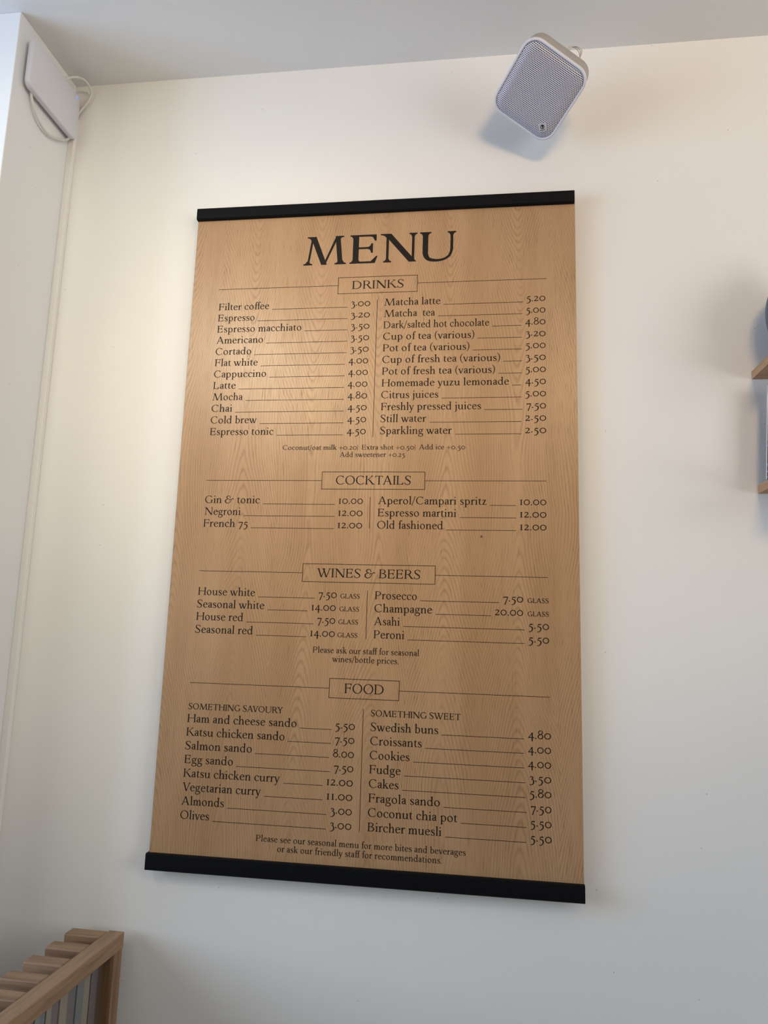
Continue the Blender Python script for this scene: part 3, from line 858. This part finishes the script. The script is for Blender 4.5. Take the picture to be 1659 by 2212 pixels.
# dark bag with fine pale-blue line pattern
k = NT('navy_pattern', 0.45, 0.4)
c = k.coord(); X, Y, Z = k.sep(c)
r1 = k.math('SQRT', k.math('ADD', k.math('POWER', k.math('ABSOLUTE', k.math('SUBTRACT', X, 0.062)), 2), k.math('POWER', k.math('ABSOLUTE', k.math('SUBTRACT', Z, 0.055)), 2)))
r2 = k.math('SQRT', k.math('ADD', k.math('POWER', k.math('ABSOLUTE', k.math('ADD', X, 0.03)), 2), k.math('POWER', k.math('ABSOLUTE', k.math('SUBTRACT', Z, 0.17)), 2)))
rr1 = k.math('MINIMUM', r1, r2)
ln = k.math('GREATER_THAN', k.math('SINE', k.math('MULTIPLY', rr1, 2 * math.pi / 0.0075)), 0.72)
k.color(k.mix(ln, (0.006, 0.008, 0.020), (0.13, 0.19, 0.30)))
bm = bmesh.new()


def sec(z, d, r=.006):
    """lens-shaped pouch section, side seams left and right, narrowing slightly upwards"""
    l = 0.062 * z; w = 0.112 - 2 * l; n = 10; out = []
    for k in range(n): out.append((l + w * k / n, -d * math.sin(math.pi * k / n) ** .6, z))
    for k in range(n): out.append((l + w - w * k / n, d * math.sin(math.pi * k / n) ** .6, z))
    return out


loft(bm, [sec(0, .024), sec(.01, .028), sec(.09, .029), sec(.16, .022), sec(.20, .008), sec(.215, .002), sec(.228, .0015)])
bag = empty('patterned_bag', (1.4128, -0.056, 0.8938 + Z0 + .0003), 'dark navy bag with pale blue lines on the lower shelf, cut by the right edge', 'bag')
put('bag_body', bm, k.m, bag, smooth=False)
bm = bmesh.new()
loft(bm, [[(x + .062 * z, y, z) for x, y in ((-.0016, -.0007), (.0008, -.0007), (.0008, .0007), (-.0016, .0007))] for z in (0.002, .226)])
sm = put('side_seam', bm, M_WHITE, bag); sm['label'] = 'pale side seam'

# ------------------------------------------------------------------ slatted oak divider at the lower left
dv = empty('slatted_divider', (-0.0448, -0.030, -0.178 + Z0), 'oak divider with a top rail and thick upright slats below the menu at lower left', 'divider')
dv.rotation_euler = (0, 0, math.radians(-1.05))
FL = 0.178 - Z0                 # floor in local z
o = boxo('top_rail', (-0.0375, -1.16, -0.0345), (0, 0, 0), M_OAKY, dv, bevel=0.0018)
for y in (0, -1.12):
    boxo('post', (-0.0365, y - 0.0375, FL), (-0.0015, y - 0.001, -0.0345), M_OAKZ, dv, bevel=0.0012)
boxo('bottom_rail', (-0.0365, -1.12, FL + 0.05), (-0.0015, -0.0385, FL + 0.085), M_OAKY, dv, bevel=0.0012)
slat0 = None
for i in range(15):
    y = -0.005 - 0.0755 * i
    if slat0 is None:
        bm = bmesh.new(); box(bm, -0.129, -0.036, FL, -0.0380, 0, 0)
        slat0 = put('slat', bm, M_OAKX, dv, bevel=0.0035)
        s = slat0
    else:
        s = slat0.copy(); COL.objects.link(s)
    s.location = (0, y, 0)
    s.scale = (1 + random.uniform(-.02, .02), 1, 1)
# thin upright strips of the infill behind the open side of the frame
SM = [plain('strip_' + nme, col, 0.35, 0.5, vary=0.04) for nme, col in (('beige', (0.30, 0.26, 0.20)), ('grey', (0.19, 0.195, 0.20)), ('mauve_grey', (0.17, 0.155, 0.155)), ('shaded_brown', (0.13, 0.095, 0.07)), ('pale_grey', (0.24, 0.25, 0.24)))]
ys = [-0.010, -0.0285, -0.055, -0.083, -0.111, -0.140, -0.174, -0.2035, -0.232, -0.251, -0.2715, -0.289]
cs = [3, 3, 2, 0, 1, 2, 0, 2, 0, 1, 4]  # the brown strip beside the post has its shade put into the colour
while ys[-1] > -1.08:
    ys.append(ys[-1] - random.uniform(0.021, 0.032)); cs.append(random.choice((0, 1, 2, 4)))
for i in range(1, len(ys) - 1):
    xo = -0.0275 - 0.0022 * (i % 2)
    bm = bmesh.new(); box(bm, xo - 0.004, ys[i + 1] + 0.0008, FL + 0.085, xo, ys[i] - 0.0008, -0.0350)
    put('strip', bm, SM[cs[i]], dv, bevel=0.0008, seg=1)
boxo('strip_backing', (-0.0375, -1.115, FL + 0.085), (-0.0345, -0.0385, -0.0350), M_DARK, dv)
